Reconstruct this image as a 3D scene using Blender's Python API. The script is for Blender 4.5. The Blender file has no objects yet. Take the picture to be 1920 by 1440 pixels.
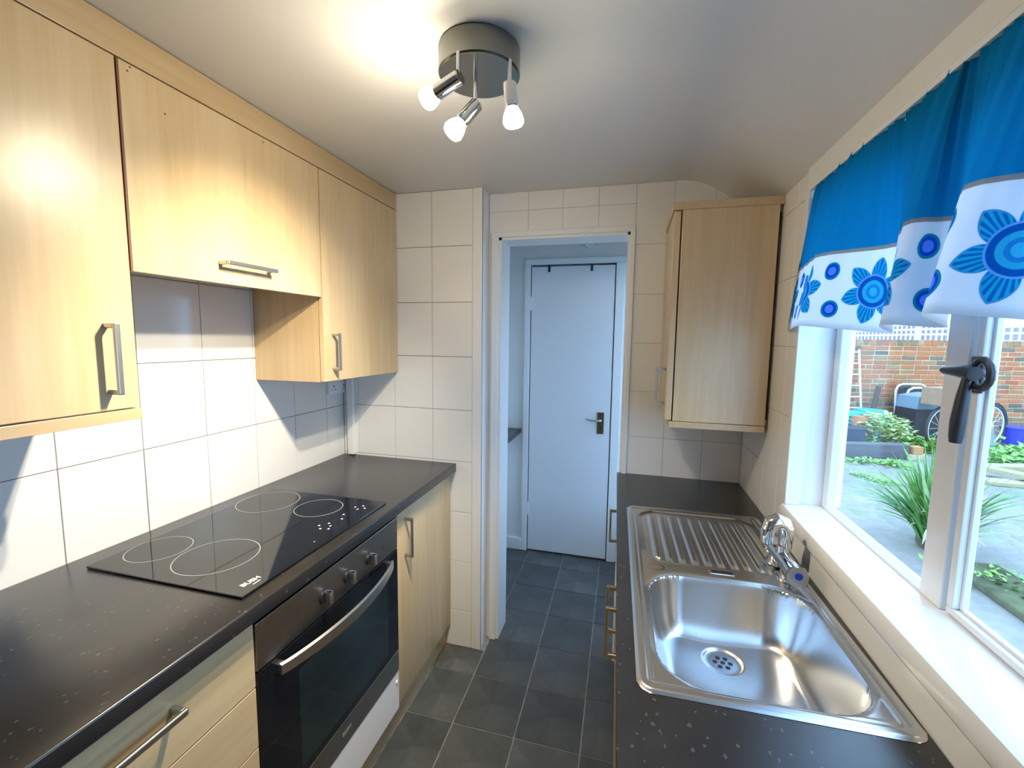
import bpy, bmesh, math, random
from mathutils import Vector, Matrix
random.seed(7)
scene = bpy.context.scene
COL = scene.collection

# ------------------------------------------------------------------ camera
F_PX, PITCH, ROLL, YAW, ZC = 827.95, .1032, .0127, .2594, 1.475
fwd = Vector((-math.sin(YAW)*math.cos(PITCH), math.cos(YAW)*math.cos(PITCH), -math.sin(PITCH)))
rgt0 = Vector((math.cos(YAW), math.sin(YAW), 0)); up0 = rgt0.cross(fwd)
rgt = math.cos(ROLL)*rgt0 + math.sin(ROLL)*up0
upv = -math.sin(ROLL)*rgt0 + math.cos(ROLL)*up0
cd = bpy.data.cameras.new('camera'); cam = bpy.data.objects.new('camera', cd); COL.objects.link(cam)
cam.matrix_world = Matrix(((rgt.x, upv.x, -fwd.x, 0), (rgt.y, upv.y, -fwd.y, 0), (rgt.z, upv.z, -fwd.z, ZC), (0, 0, 0, 1)))
cd.sensor_fit = 'HORIZONTAL'; cd.sensor_width = 36; cd.lens = F_PX/1920*36; cd.clip_start = .03; cd.clip_end = 200
scene.camera = cam

# ------------------------------------------------------------------ sky, exposure
w = bpy.data.worlds.new('overcast_sky'); scene.world = w; w.use_nodes = True
bg = w.node_tree.nodes['Background']; bg.inputs[0].default_value = (.40, .66, 1.0, 1); bg.inputs[1].default_value = 4.6
scene.view_settings.view_transform = 'Standard'; scene.view_settings.look = 'None'
scene.view_settings.gamma = 1; scene.view_settings.use_curve_mapping = False
scene.view_settings.exposure = 0.35
BULB = 125.0
SPOT = 46.0
scene.cycles.max_bounces = 8; scene.cycles.diffuse_bounces = 4; scene.cycles.glossy_bounces = 4; scene.cycles.transparent_max_bounces = 12
scene.cycles.use_light_tree = False; scene.cycles.caustics_reflective = False; scene.cycles.caustics_refractive = False

# ------------------------------------------------------------------ node helper
class S:
    def __init__(s, nt, k): s.nt, s.k = nt, k
    def op(s, o, *a, clamp=False):
        n = s.nt.nodes.new('ShaderNodeMath'); n.operation = o; n.use_clamp = clamp
        for i, v in enumerate((s,) + a):
            if isinstance(v, S): s.nt.links.new(v.k, n.inputs[i])
            else: n.inputs[i].default_value = v
        return S(s.nt, n.outputs[0])
    def __add__(s, b): return s.op('ADD', b)
    def __sub__(s, b): return s.op('SUBTRACT', b)
    def __mul__(s, b): return s.op('MULTIPLY', b)
    def __truediv__(s, b): return s.op('DIVIDE', b)
    def lt(s, b): return s.op('LESS_THAN', b)
    def gt(s, b): return s.op('GREATER_THAN', b)
def mixc(nt, f, a, b):
    n = nt.nodes.new('ShaderNodeMix'); n.data_type = 'RGBA'
    for i, v in ((0, f), (6, a), (7, b)):
        if isinstance(v, S): nt.links.new(v.k, n.inputs[i])
        elif i == 0: n.inputs[0].default_value = v
        else: n.inputs[i].default_value = (*v, 1)
    return S(nt, n.outputs[2])
def newmat(name):
    m = bpy.data.materials.new(name); m.use_nodes = True
    return m, m.node_tree, m.node_tree.nodes['Principled BSDF']
def noise(nt, scale, detail=3, vec=None, stretch=None, coord='Object', rough=.5):
    tc = nt.nodes.new('ShaderNodeTexCoord'); v = tc.outputs[coord]
    if stretch:
        mp = nt.nodes.new('ShaderNodeMapping'); mp.inputs['Scale'].default_value = stretch
        nt.links.new(v, mp.inputs[0]); v = mp.outputs[0]
    n = nt.nodes.new('ShaderNodeTexNoise'); n.inputs['Scale'].default_value = scale; n.inputs['Detail'].default_value = detail
    n.inputs['Roughness'].default_value = rough
    nt.links.new(v, n.inputs['Vector']); return S(nt, n.outputs[0])
def ramp(nt, f, stops):
    r = nt.nodes.new('ShaderNodeValToRGB'); nt.links.new(f.k, r.inputs[0]); e = r.color_ramp.elements
    while len(e) < len(stops): e.new(.5)
    for i, (p, c) in enumerate(stops): e[i].position = p; e[i].color = (*c, 1)
    return S(nt, r.outputs[0])
def bump(nt, b, h, strength=.2, dist=.01):
    n = nt.nodes.new('ShaderNodeBump'); n.inputs['Strength'].default_value = strength; n.inputs['Distance'].default_value = dist
    nt.links.new(h.k, n.inputs['Height']); nt.links.new(n.outputs[0], b.inputs['Normal'])
def plain(name, c, rough=.5, metal=0, spec=.5, vary=0, bumps=0, scale=30, coat=0):
    m, nt, b = newmat(name)
    b.inputs['Base Color'].default_value = (*c, 1); b.inputs['Roughness'].default_value = rough
    b.inputs['Metallic'].default_value = metal; b.inputs['Specular IOR Level'].default_value = spec
    if coat: b.inputs['Coat Weight'].default_value = coat; b.inputs['Coat Roughness'].default_value = .08
    if vary or bumps:
        n = noise(nt, scale)
        if vary:
            k = ramp(nt, n, [(.3, tuple(x*(1-vary) for x in c)), (.7, tuple(min(1, x*(1+vary)) for x in c))])
            nt.links.new(k.k, b.inputs['Base Color'])
        if bumps: bump(nt, b, n, bumps, .004)
    return m
M = {}
def wood(name, c0, c1, stretch=(26, 26, 1.6), rough=.33):
    m, nt, b = newmat(name)
    n = noise(nt, 2.2, 5, stretch=stretch); n2 = noise(nt, 1.2, 2, stretch=tuple(x*.22 for x in stretch))
    k = ramp(nt, n*.55+n2*.45, [(.32, c0), (.62, c1)]); nt.links.new(k.k, b.inputs['Base Color'])
    b.inputs['Roughness'].default_value = rough; b.inputs['Specular IOR Level'].default_value = .9
    return m
M['beech'] = wood('beech_laminate', (.53, .375, .195), (.64, .485, .285), rough=.30)
M['beech_h'] = wood('beech_laminate_edge', (.50, .345, .175), (.60, .445, .255), (26, 1.6, 26), .33)
M['carcass'] = wood('beech_carcass', (.50, .35, .18), (.60, .44, .25))
M['beech_dark'] = plain('dark_edge_strip', (.16, .06, .03), .5)
M['paint'] = plain('white_wall_paint', (.80, .79, .76), .55, bumps=.05, scale=60)
M['ceil'] = plain('white_ceiling_paint', (.72, .725, .72), .38, bumps=.04, scale=14)
M['gloss'] = plain('white_gloss_paint', (.86, .87, .88), .22, bumps=.04, scale=25)
M['door'] = plain('painted_door', (.80, .82, .86), .32, bumps=.03, scale=12)
M['tile'] = plain('white_glazed_tile', (.80, .79, .76), .12, bumps=.03, scale=8)
M['tile_b'] = plain('cream_glazed_tile', (.85, .85, .84), .18, bumps=.03, scale=8)
M['grout'] = plain('grey_grout', (.36, .33, .29), .8)
M['grout_w'] = plain('white_grout', (.80, .79, .77), .8)
M['white'] = plain('white_plastic', (.86, .87, .88), .3)
M['black'] = plain('black_void', (.01, .01, .012), .5)
M['blackgloss'] = plain('black_glass', (.006, .007, .010), .04, spec=.6)
M['mark'] = plain('printed_grey_mark', (.34, .35, .36), .4)
M['marktext'] = plain('printed_white_text', (.75, .76, .78), .4)
M['steel'] = plain('brushed_steel', (.55, .55, .56), .32, 1, vary=.06, scale=60)
M['steel_dk'] = plain('satin_steel_panel', (.40, .37, .34), .30, 1, vary=.05, scale=40)
M['nickel'] = plain('satin_nickel_handle', (.50, .47, .43), .34, 1)
M['brass'] = plain('aged_nickel_handle', (.50, .40, .28), .30, 1)
M['chrome'] = plain('chrome', (.78, .79, .82), .06, 1)
M['lampsteel'] = plain('polished_nickel', (.26, .26, .24), .24, 1)
M['iron'] = plain('dark_iron', (.05, .05, .055), .42, .6)
M['blue_dot'] = plain('blue_cap', (.0, .08, .55), .3)
M['doorbrass'] = plain('antique_brass', (.16, .12, .06), .4, .8)

def worktop_mat():
    m, nt, b = newmat('charcoal_worktop')
    n = noise(nt, 9, 4); base = ramp(nt, n, [(.3, (.012, .012, .013)), (.75, (.024, .024, .026))])
    tc = nt.nodes.new('ShaderNodeTexCoord'); mp = nt.nodes.new('ShaderNodeMapping'); mp.inputs['Scale'].default_value = (85, 60, 70); mp.inputs['Rotation'].default_value = (0, 0, .5)
    nt.links.new(tc.outputs['Object'], mp.inputs[0])
    wn = nt.nodes.new('ShaderNodeTexNoise'); wn.inputs['Scale'].default_value = 1.6; nt.links.new(mp.outputs[0], wn.inputs[0])
    va = nt.nodes.new('ShaderNodeVectorMath'); va.operation = 'MULTIPLY_ADD'; va.inputs[1].default_value = (.9, .9, .9)
    nt.links.new(wn.outputs['Color'], va.inputs[0]); nt.links.new(mp.outputs[0], va.inputs[2])
    v = nt.nodes.new('ShaderNodeTexVoronoi'); v.inputs['Scale'].default_value = 1.0; nt.links.new(va.outputs[0], v.inputs['Vector'])
    hit = S(nt, v.outputs['Distance']).lt(.20)
    sel = nt.nodes.new('ShaderNodeSeparateColor'); nt.links.new(v.outputs['Color'], sel.inputs[0])
    hit = hit*S(nt, sel.outputs[0]).gt(.66)*.38
    k = mixc(nt, hit, base, (.13, .128, .125)); nt.links.new(k.k, b.inputs['Base Color'])
    b.inputs['Roughness'].default_value = .27; b.inputs['Specular IOR Level'].default_value = .75; return m
M['worktop'] = worktop_mat()
def slate_mat():
    m, nt, b = newmat('slate_floor_tile')
    oi = nt.nodes.new('ShaderNodeObjectInfo'); rnd = S(nt, oi.outputs['Random'])
    n = noise(nt, 5, 6, coord='Object', rough=.65); n2 = noise(nt, 30, 4)
    f = n*.65+n2*.2+rnd*.18
    k = ramp(nt, f, [(.3, (.034, .038, .039)), (.6, (.085, .092, .093)), (.8, (.19, .195, .195))]); nt.links.new(k.k, b.inputs['Base Color'])
    r = n2*.25+.28; nt.links.new(r.k, b.inputs['Roughness']); bump(nt, b, n+n2*.4, .25, .004); return m
M['slate'] = slate_mat()
M['floorgrout'] = plain('floor_grout', (.26, .26, .245), .7, vary=.3, scale=20)
def sink_mat():
    m, nt, b = newmat('stainless_sink')
    b.inputs['Base Color'].default_value = (.66, .67, .68, 1)
    b.inputs['Metallic'].default_value = 1; b.inputs['Roughness'].default_value = .25; return m
M['sink'] = sink_mat()
def glass_mat(name, tint=(.97, .985, 1)):
    m, nt, b = newmat(name); out = nt.nodes['Material Output']; nt.nodes.remove(b)
    t = nt.nodes.new('ShaderNodeBsdfTransparent'); t.inputs[0].default_value = (*tint, 1)
    g = nt.nodes.new('ShaderNodeBsdfGlossy'); g.inputs['Roughness'].default_value = .02
    lw = nt.nodes.new('ShaderNodeLayerWeight'); lw.inputs[0].default_value = .5
    fr = S(nt, lw.outputs['Facing']).op('POWER', 5.0)*.5+.04
    mx = nt.nodes.new('ShaderNodeMixShader'); nt.links.new(fr.k, mx.inputs[0]); nt.links.new(t.outputs[0], mx.inputs[1]); nt.links.new(g.outputs[0], mx.inputs[2])
    nt.links.new(mx.outputs[0], out.inputs[0]); return m
M['glass'] = glass_mat('window_glass')
def bulb_mat(k):
    m, nt, b = newmat('glowing_bulb'); b.inputs['Base Color'].default_value = (1, 1, 1, 1)
    b.inputs['Emission Color'].default_value = (1.0, .87, .64, 1); b.inputs['Emission Strength'].default_value = k; return m
M['bulb'] = bulb_mat(BULB*2.0); M['bulb_back'] = bulb_mat(BULB*.03)

# ------------------------------------------------------------------ geometry helpers
def box_bm(lo, hi, bev=0, seg=2, bm=None):
    b = bmesh.new()
    r = bmesh.ops.create_cube(b, size=1)
    for v in b.verts: v.co = Vector([lo[i]+(v.co[i]+.5)*(hi[i]-lo[i]) for i in range(3)])
    if bev: bmesh.ops.bevel(b, geom=b.edges[:], offset=bev, segments=seg, affect='EDGES', profile=.5)
    if bm is None: return b
    return merge(bm, b)
def merge(a, b):
    me = bpy.data.meshes.new('tmp'); b.to_mesh(me); b.free(); a.from_mesh(me); bpy.data.meshes.remove(me); return a
def cyl_bm(p, q, r, r2=None, n=24, bm=None, caps=True, bev=0):
    p, q = Vector(p), Vector(q); d = q-p
    b = bmesh.new()
    bmesh.ops.create_cone(b, cap_ends=caps, segments=n, radius1=r, radius2=r if r2 is None else r2, depth=d.length)
    if bev:
        bmesh.ops.bevel(b, geom=[e for e in b.edges if not e.is_manifold or len(e.link_faces) == 2 and e.calc_face_angle(0) > 1], offset=bev, segments=2, affect='EDGES')
    mt = Matrix.Translation((p+q)/2) @ d.to_track_quat('Z', 'Y').to_matrix().to_4x4()
    b.transform(mt)
    return b if bm is None else merge(bm, b)
def sweep_bm(pts, r, n=10, bm=None, closed=False, rx=None):
    """tube along points; r may be a list"""
    pts = [Vector(p) for p in pts]; N = len(pts); b = bmesh.new(); rings = []
    prev = None
    for i, p in enumerate(pts):
        a = pts[(i-1) % N] if closed or i > 0 else p; c = pts[(i+1) % N] if closed or i < N-1 else p
        t = (c-a).normalized()
        if prev is None: nrm = t.orthogonal().normalized()
        else:
            nrm = prev-t*prev.dot(t); nrm = nrm.normalized() if nrm.length > 1e-6 else t.orthogonal().normalized()
        prev = nrm; bn = t.cross(nrm); rr = r[i] if isinstance(r, (list, tuple)) else r
        rings.append([b.verts.new(p+(nrm*math.cos(k*2*math.pi/n)+bn*math.sin(k*2*math.pi/n))*rr) for k in range(n)])
    for i in range(N if closed else N-1):
        A, B = rings[i], rings[(i+1) % N]
        for k in range(n): b.faces.new((A[k], A[(k+1) % n], B[(k+1) % n], B[k]))
    if not closed:
        b.faces.new(rings[0][::-1]); b.faces.new(rings[-1])
    bmesh.ops.recalc_face_normals(b, faces=b.faces[:])
    return b if bm is None else merge(bm, b)
def sphere_bm(c, r, bm=None, sc=(1, 1, 1), u=20, v=12):
    b = bmesh.new(); bmesh.ops.create_uvsphere(b, u_segments=u, v_segments=v, radius=r)
    for x in b.verts: x.co = Vector((x.co.x*sc[0], x.co.y*sc[1], x.co.z*sc[2]))+Vector(c)
    return b if bm is None else merge(bm, b)
def prism_bm(poly, z0, z1, bm=None):
    b = bmesh.new(); lo = [b.verts.new((x, y, z0)) for x, y in poly]; hi = [b.verts.new((x, y, z1)) for x, y in poly]
    b.faces.new(lo[::-1]); b.faces.new(hi); n = len(poly)
    for i in range(n): b.faces.new((lo[i], lo[(i+1) % n], hi[(i+1) % n], hi[i]))
    bmesh.ops.recalc_face_normals(b, faces=b.faces[:])
    return b if bm is None else merge(bm, b)
def prism_axis(poly, a0, a1, axis, bm=None):
    """polygon in the two other axes (cyclic order) extruded along axis 0/1"""
    b = prism_bm(poly, a0, a1)
    for v in b.verts:
        x, y, z = v.co
        v.co = (z, x, y) if axis == 0 else (x, z, y)
    bmesh.ops.recalc_face_normals(b, faces=b.faces[:])
    return b if bm is None else merge(bm, b)

class Thing:
    def __init__(s, name, label, cat, base=(0, 0, 0), Mx=None, group=None, kind=None):
        s.base = Vector(base); s.Mx = Mx or Matrix.Identity(4)
        o = bpy.data.objects.new(name, None); COL.objects.link(o); o.empty_display_size = .05
        o.matrix_world = s.Mx @ Matrix.Translation(s.base); s.o = o
        tag(o, label, cat, group, kind)
def tag(o, label=None, cat=None, group=None, kind=None):
    if label: o['label'] = label
    if cat: o['category'] = cat
    if group: o['group'] = group
    if kind: o['kind'] = kind
    return o
def mesh_obj(name, bm, mat, center, smooth=False):
    me = bpy.data.meshes.new(name)
    bmesh.ops.translate(bm, verts=bm.verts[:], vec=-center); bm.to_mesh(me); bm.free()
    for m in (mat if isinstance(mat, list) else [mat]): me.materials.append(m)
    if smooth:
        for p in me.polygons: p.use_smooth = True
        try: me.set_sharp_from_angle(angle=math.radians(38))
        except Exception: pass
    o = bpy.data.objects.new(name, me); COL.objects.link(o); return o
def bcenter(bm):
    lo = Vector((min(v.co[i] for v in bm.verts) for i in range(3))); hi = Vector((max(v.co[i] for v in bm.verts) for i in range(3)))
    return (lo+hi)/2
def part(name, bm, mat, parent, smooth=False, label=None, kind=None):
    """parent: Thing or (object, build-space origin) returned by part"""
    c = bcenter(bm); o = mesh_obj(name, bm, mat, c, smooth)
    if isinstance(parent, Thing): o.parent = parent.o; o.location = c-parent.base
    else: o.parent = parent[0]; o.location = c-parent[1]
    tag(o, label, kind=kind)
    return (o, c)
def solo(name, bm, mat, label=None, cat=None, group=None, kind=None, smooth=False, Mx=None):
    c = bcenter(bm); o = mesh_obj(name, bm, mat, c, smooth)
    o.matrix_world = (Mx or Matrix.Identity(4)) @ Matrix.Translation(c); tag(o, label, cat, group, kind)
    return (o, c)
def struct(name, bm, mat, smooth=False): return solo(name, bm, mat, kind='structure', smooth=smooth)
def text_part(name, txt, size, mat, parent, origin, xdir, ydir, label=None, bold=0):
    cu = bpy.data.curves.new('txt', 'FONT'); cu.body = txt; cu.size = size; cu.align_x = 'CENTER'; cu.align_y = 'CENTER'; cu.extrude = .00015; cu.offset = bold
    t = bpy.data.objects.new('txt', cu); COL.objects.link(t)
    dg = bpy.context.evaluated_depsgraph_get(); me = bpy.data.meshes.new_from_object(t.evaluated_get(dg))
    bpy.data.objects.remove(t); bpy.data.curves.remove(cu)
    xd, yd = Vector(xdir).normalized(), Vector(ydir).normalized(); zd = xd.cross(yd)
    me.transform(Matrix(((xd.x, yd.x, zd.x, origin[0]), (xd.y, yd.y, zd.y, origin[1]), (xd.z, yd.z, zd.z, origin[2]), (0, 0, 0, 1))))
    b = bmesh.new(); b.from_mesh(me); bpy.data.meshes.remove(me)
    return part(name, b, mat, parent, label=label)

# ------------------------------------------------------------------ key dimensions (metres)
XL = -1.344; XR = .456; YP = 1.856; YE = 1.953; ZCE = 2.1137; ZRC = 1.936
YB = -1.25; YH = 2.9; XHL = -.826; XHR = .22
HW = .90; XF = -.7526; XD = -.7794; XC = -1.0433
RY = .0281
MR = Matrix.Translation((.0422, 0, 0)) @ Matrix.Rotation(RY, 4, 'Z')
def R2W(u, v):
    p = MR @ Vector((u, v, 0)); return (p.x, p.y)
HR = .894

# ================================================================== the shell
wl = struct('wall_left', box_bm((XL-.12, YB, -.06), (XL-.006, YP, ZCE+.1)), M['grout'])
def tiles(parent, plane, const, us, zs, mat, gap=.0022, th=.006, skip=None):
    """rows of separate tiles; plane 'x' -> wall x=const facing +x(+1)/-x(-1), 'y' -> facing -y"""
    for i in range(len(us)-1):
        for j in range(len(zs)-1):
            u0, u1, z0, z1 = us[i]+gap/2, us[i+1]-gap/2, zs[j]+gap/2, zs[j+1]-gap/2
            if u1-u0 < .004 or z1-z0 < .004 or (skip and skip(us[i], us[i+1], zs[j], zs[j+1])): continue
            jt = random.uniform(-.0004, .0004)
            if plane == 'x+': b = box_bm((const-th, u0, z0), (const+jt, u1, z1), .0009, 1)
            elif plane == 'x-': b = box_bm((const-jt, u0, z0), (const+th, u1, z1), .0009, 1)
            else: b = box_bm((u0, const-jt, z0), (u1, const+th, z1), .0009, 1)
            part('tile', b, mat, parent)
ys = [.7332+.1995*k for k in range(-4, 6)]+[YP]
tiles(wl, 'x+', XL, ys, [.892, 1.1409, 1.39, 1.637, 1.70], M['tile'])
# pier beside the doorway
XPI = -.634
pier = struct('wall_pier', box_bm((XL-.12, YP+.006, -.06), (XPI-.006, YE+.12, ZCE+.1)), M['grout'])
zs = [0.0, .181, .426, .667, .908, 1.147, 1.389, 1.631, 1.875, ZCE]
tiles(pier, 'y', YP, [XL, -1.262, -1.064, -.870, -.677], zs, M['tile_b'])
part('corner_trim', box_bm((-.677, YP-.001, 0), (XPI, YP+.012, ZCE), .002), M['gloss'], pier)
part('side_face', box_bm((XPI-.008, YP+.004, 0), (XPI, YE, ZCE), 0), M['gloss'], pier)
# doorway wall
XO0, XO1, ZO = -.590, -.012, 1.925
b = box_bm((XPI-.01, YE+.006, ZO), (XR+.12, YE+.12, ZCE+.1))
box_bm((XPI-.01, YE+.006, -.06), (XO0, YE+.12, ZO), bm=b); box_bm((XO1, YE+.006, -.06), (XR+.12, YE+.12, ZO), bm=b)
we = struct('wall_end', b, M['grout_w'])
xs15 = [-.612, -.4535, -.301, -.149, .003, .152, .306, XR]
zs20 = [.856, 1.058, 1.256, 1.461, 1.665, 1.869, ZCE]
tiles(we, 'y', YE, [XPI+.002]+xs15[1:5], [1.942, 2.035, ZCE], M['tile_b'], gap=.0009)
tiles(we, 'y', YE, [.003, .152, .306, XR], zs20, M['tile_b'], gap=.0010)
# door frame (casing + lining)
b = box_bm((XO0-.028, YE-.012, 0), (XO0+.004, YE+.008, ZO-.002), .003)
box_bm((XO1-.004, YE-.012, 0), (XO1+.016, YE+.008, ZO-.002), .003, bm=b)
box_bm((XO0-.028, YE-.0125, ZO-.003), (XO1+.016, YE+.008, ZO+.020), .003, bm=b)
box_bm((XO0-.002, YE, 0), (XO0+.016, YE+.14, ZO), bm=b); box_bm((XO1-.014, YE, 0), (XO1+.002, YE+.14, ZO), bm=b)
box_bm((XO0, YE, ZO-.014), (XO1, YE+.14, ZO+.002), bm=b)
struct('trim_1', b, M['gloss'])
# right wall with window opening
WY0, WY1, WZ0, WZ1 = -.45, 1.426, .958, 1.898
XO = .58
b = box_bm((XR+.006, YB, -.06), (XO, WY0, ZCE+.1)); box_bm((XR+.006, WY1, -.06), (XO, YE+.12, ZCE+.1), bm=b)
box_bm((XR+.006, WY0, -.06), (XO, WY1, WZ0), bm=b); box_bm((XR+.006, WY0, WZ1), (XO, WY1, ZCE+.1), bm=b)
wr = struct('wall_right', b, M['grout_w'])
tiles(wr, 'x-', XR, [WY1+.004, 1.50, 1.65, 1.80, YE], [.856, 1.058, 1.256, 1.461, 1.665, 1.869, 1.935], M['tile_b'], gap=.0010)
part('plaster_band', box_bm((XR-.0005, YB, WZ1), (XR+.008, WY1+.004, 1.96)), M['paint'], wr)
part('upstand', box_bm((XR-.0005, YB, .86), (XR+.008, WY1+.004, WZ0)), M['gloss'], wr)
struct('wall_back', box_bm((XL-.12, YB-.12, -.06), (XO, YB, ZCE+.1)), M['paint'])
# ceiling: flat, curving down to the window wall
prof = [(XL-.1, ZCE)]+[(.19+.262*math.sin(t)*1.05 if False else .17+(XR+.012-.17)*(k/12), ZCE-(ZCE-ZRC)*(1-math.cos((k/12)*math.pi/2))) for k, t in ((k, 0) for k in range(13))]
poly = prof+[(XR+.012, ZCE+.12), (XL-.1, ZCE+.12)]
b = prism_axis(poly, YB-.1, YE+.01, 1)
struct('ceiling', b, M['ceil'], smooth=True)
# floor
fl = struct('floor', box_bm((XL-.12, YB-.1, -.12), (XR+.1, YH+.1, -.0025)), M['floorgrout'])
def floor_tiles():
    cols = [-.597+.2435*k for k in range(-2, 5)]; rows = [1.4515+.2523*k for k in range(-3, 7)]
    g = .0045
    for i in range(len(cols)-1):
        for j in range(len(rows)-1):
            y0, y1 = rows[j]+g/2, min(rows[j+1]-g/2, YH)
            lo, hi = (-.80, -.001) if y1 < YE else ((XHL+.002, .16))
            cut = lambda x, y: x-.0163*(y-1)
            q = [(cut(cols[i]+g/2, y0), y0), (cut(cols[i+1]-g/2, y0), y0), (cut(cols[i+1]-g/2, y1), y1), (cut(cols[i]+g/2, y1), y1)]
            q = [(min(max(x, lo), hi), y) for x, y in q]
            if q[1][0]-q[0][0] < .02: continue
            if y0 < YE < y1 and q[0][0] < XPI: q = [(x, y if y < YE-.1 else min(y, YP)) for x, y in q]
            part('tile', prism_bm(q, -.006, random.uniform(-.0004, .0002)), M['slate'], fl)
floor_tiles()
# ------------------------------------------------------------------ back hall beyond the doorway
b = box_bm((XHL-.12, YE+.12, -.06), (XHL, YH+.2, ZCE+.1)); struct('wall_hall_left', b, M['paint'])
DX0, DX1, DZ = -.641, -.107, 1.945
b = box_bm((XHL-.1, YH, -.06), (DX0-.035, YH+.12, ZCE+.1)); box_bm((DX1+.04, YH, -.06), (XHR+.12, YH+.12, ZCE+.1), bm=b)
box_bm((DX0-.035, YH, DZ+.035), (DX1+.04, YH+.12, ZCE+.1), bm=b); box_bm((DX0-.035, YH+.06, -.06), (DX1+.04, YH+.12, DZ+.035), bm=b)
struct('wall_hall_end', b, M['paint'])
b = box_bm((XHR, YE+.12, -.06), (XHR+.1, YH+.1, .35)); box_bm((XHR, YE+.12, 2.0), (XHR+.1, YH+.1, ZCE+.1), bm=b)
box_bm((XHR, YE+.12, .35), (XHR+.1, 2.17, 2.0), bm=b); box_bm((XHR, 2.86, .35), (XHR+.1, YH+.1, 2.0), bm=b)
struct('wall_hall_right', b, M['paint'])
b = box_bm((XHR+.02, 2.17, .35), (XHR+.07, 2.22, 2.0)); box_bm((XHR+.02, 2.81, .35), (XHR+.07, 2.86, 2.0), bm=b)
box_bm((XHR+.02, 2.22, .35), (XHR+.07, 2.81, .40), bm=b); box_bm((XHR+.02, 2.22, 1.95), (XHR+.07, 2.81, 2.0), bm=b)
w2 = struct('window_2', b, M['gloss']); part('pane', box_bm((XHR+.043, 2.22, .40), (XHR+.047, 2.81, 1.95)), M['glass'], w2)
struct('ceiling_hall', box_bm((XHL-.1, YE+.12, ZCE), (XHR+.12, YH+.1, ZCE+.1)), M['paint'])
# far door with casing
b = box_bm((DX0-.045, YH-.018, 0), (DX0-.006, YH+.03, DZ+.0075), .003); box_bm((DX1+.006, YH-.018, 0), (DX1+.06, YH+.03, DZ+.0075), .003, bm=b)
box_bm((DX0-.045, YH-.018, DZ+.008), (DX1+.06, YH+.03, DZ+.045), .003, bm=b); struct('trim_2', b, M['gloss'])
dr = struct('door_1', box_bm((DX0, YH-.012, .012), (DX1, YH+.03, DZ-.004), .002), M['door'])
DY = YH-.012
hp = part('handle_plate', box_bm((-.188, DY-.006, .862), (-.146, DY, 1.003), .002), M['doorbrass'], dr, label='dark brass lever handle plate')
part('lever', sweep_bm([(-.165, DY-.004, .955), (-.167, DY-.045, .955), (-.19, DY-.052, .955), (-.235, DY-.05, .956), (-.262, DY-.05, .966)], [.010, .008, .007, .006, .005]), M['chrome'], hp, smooth=True)
part('keyhole', cyl_bm((-.166, DY-.0075, .90), (-.166, DY-.005, .90), .006, n=12), M['black'], hp)
for x in (-.525, -.252):
    part('hook', box_bm((x-.007, DY-.006, 1.905), (x+.007, DY, 1.946), .002), M['iron'], dr)
for z in (.26, 1.66):
    part('hinge', box_bm((DX0-.010, DY-.006, z), (DX0+.004, DY+.001, z+.09), .001), M['gloss'], dr)
struct('baseboard_hall', box_bm((XHL, YH-.02, 0), (DX0-.045, YH, .085), .004), M['gloss'])
solo('smoke_alarm', cyl_bm((-.275, YH-.03, 2.075), (-.275, YH, 2.075), .026, .03, 24), M['white'], 'small round white alarm on the wall above the hall door', 'alarm', smooth=True)
M['navy_edge'] = plain('dark_worktop_edge', (.02, .02, .025), .35)
t = Thing('hall_shelf', 'narrow dark worktop shelf on the left wall of the hall', 'shelf', (XHL, 2.5, .83))
part('board', box_bm((XHL, 2.10, .832), (-.705, YH, .86), .003), M['worktop'], t)
part('edge_strip', box_bm((-.705, 2.10, .832), (-.700, YH, .861), .001), M['navy_edge'], t)
part('bracket', box_bm((XHL, 2.55, .70), (XHL+.015, 2.57, .832), 0), M['white'], t)

# ================================================================== window
t = Thing('window_1', None, None, (.56, .6, WZ0), kind='structure')
XW = .552
b = box_bm((XR-.002, WY1-.014, 1.0035), (.491, WY1+.012, WZ1-.013), .002)
box_bm((XR, WY0, WZ1-.012), (.60, WY1, WZ1+.002), .001, bm=b); box_bm((XR, WY0-.002, 1.0035), (.60, WY0+.012, WZ1-.013), .001, bm=b)
box_bm((.4915, WY1-.0005, 1.0035), (.60, WY1+.01, WZ1-.013), .0002, bm=b)
part('reveal_lining', b, M['gloss'], t)
part('jamb', box_bm((XW, 1.393, 1.0035), (.578, 1.425, 1.849), .003), M['gloss'], t)
part('post', box_bm((XW-.002, .915, 1.0035), (.582, .972, 1.849), .003), M['gloss'], t)
part('post', box_bm((XW-.002, .10, 1.0035), (.582, .157, 1.849), .003), M['gloss'], t)
b = prism_axis([(XW, 1.0035), (.579, 1.0035), (.579, 1.010), (.571, 1.015), (.564, 1.016), (XW, 1.009)], .9725, 1.3925, 1); part('bottom_rail', b, M['gloss'], t)
part('top_rail', box_bm((XW, WY0, 1.85), (.579, WY1, WZ1), .003), M['gloss'], t)
part('pane', box_bm((.566, .9725, 1.0175), (.569, 1.3925, 1.849)), M['glass'], t)
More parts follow.
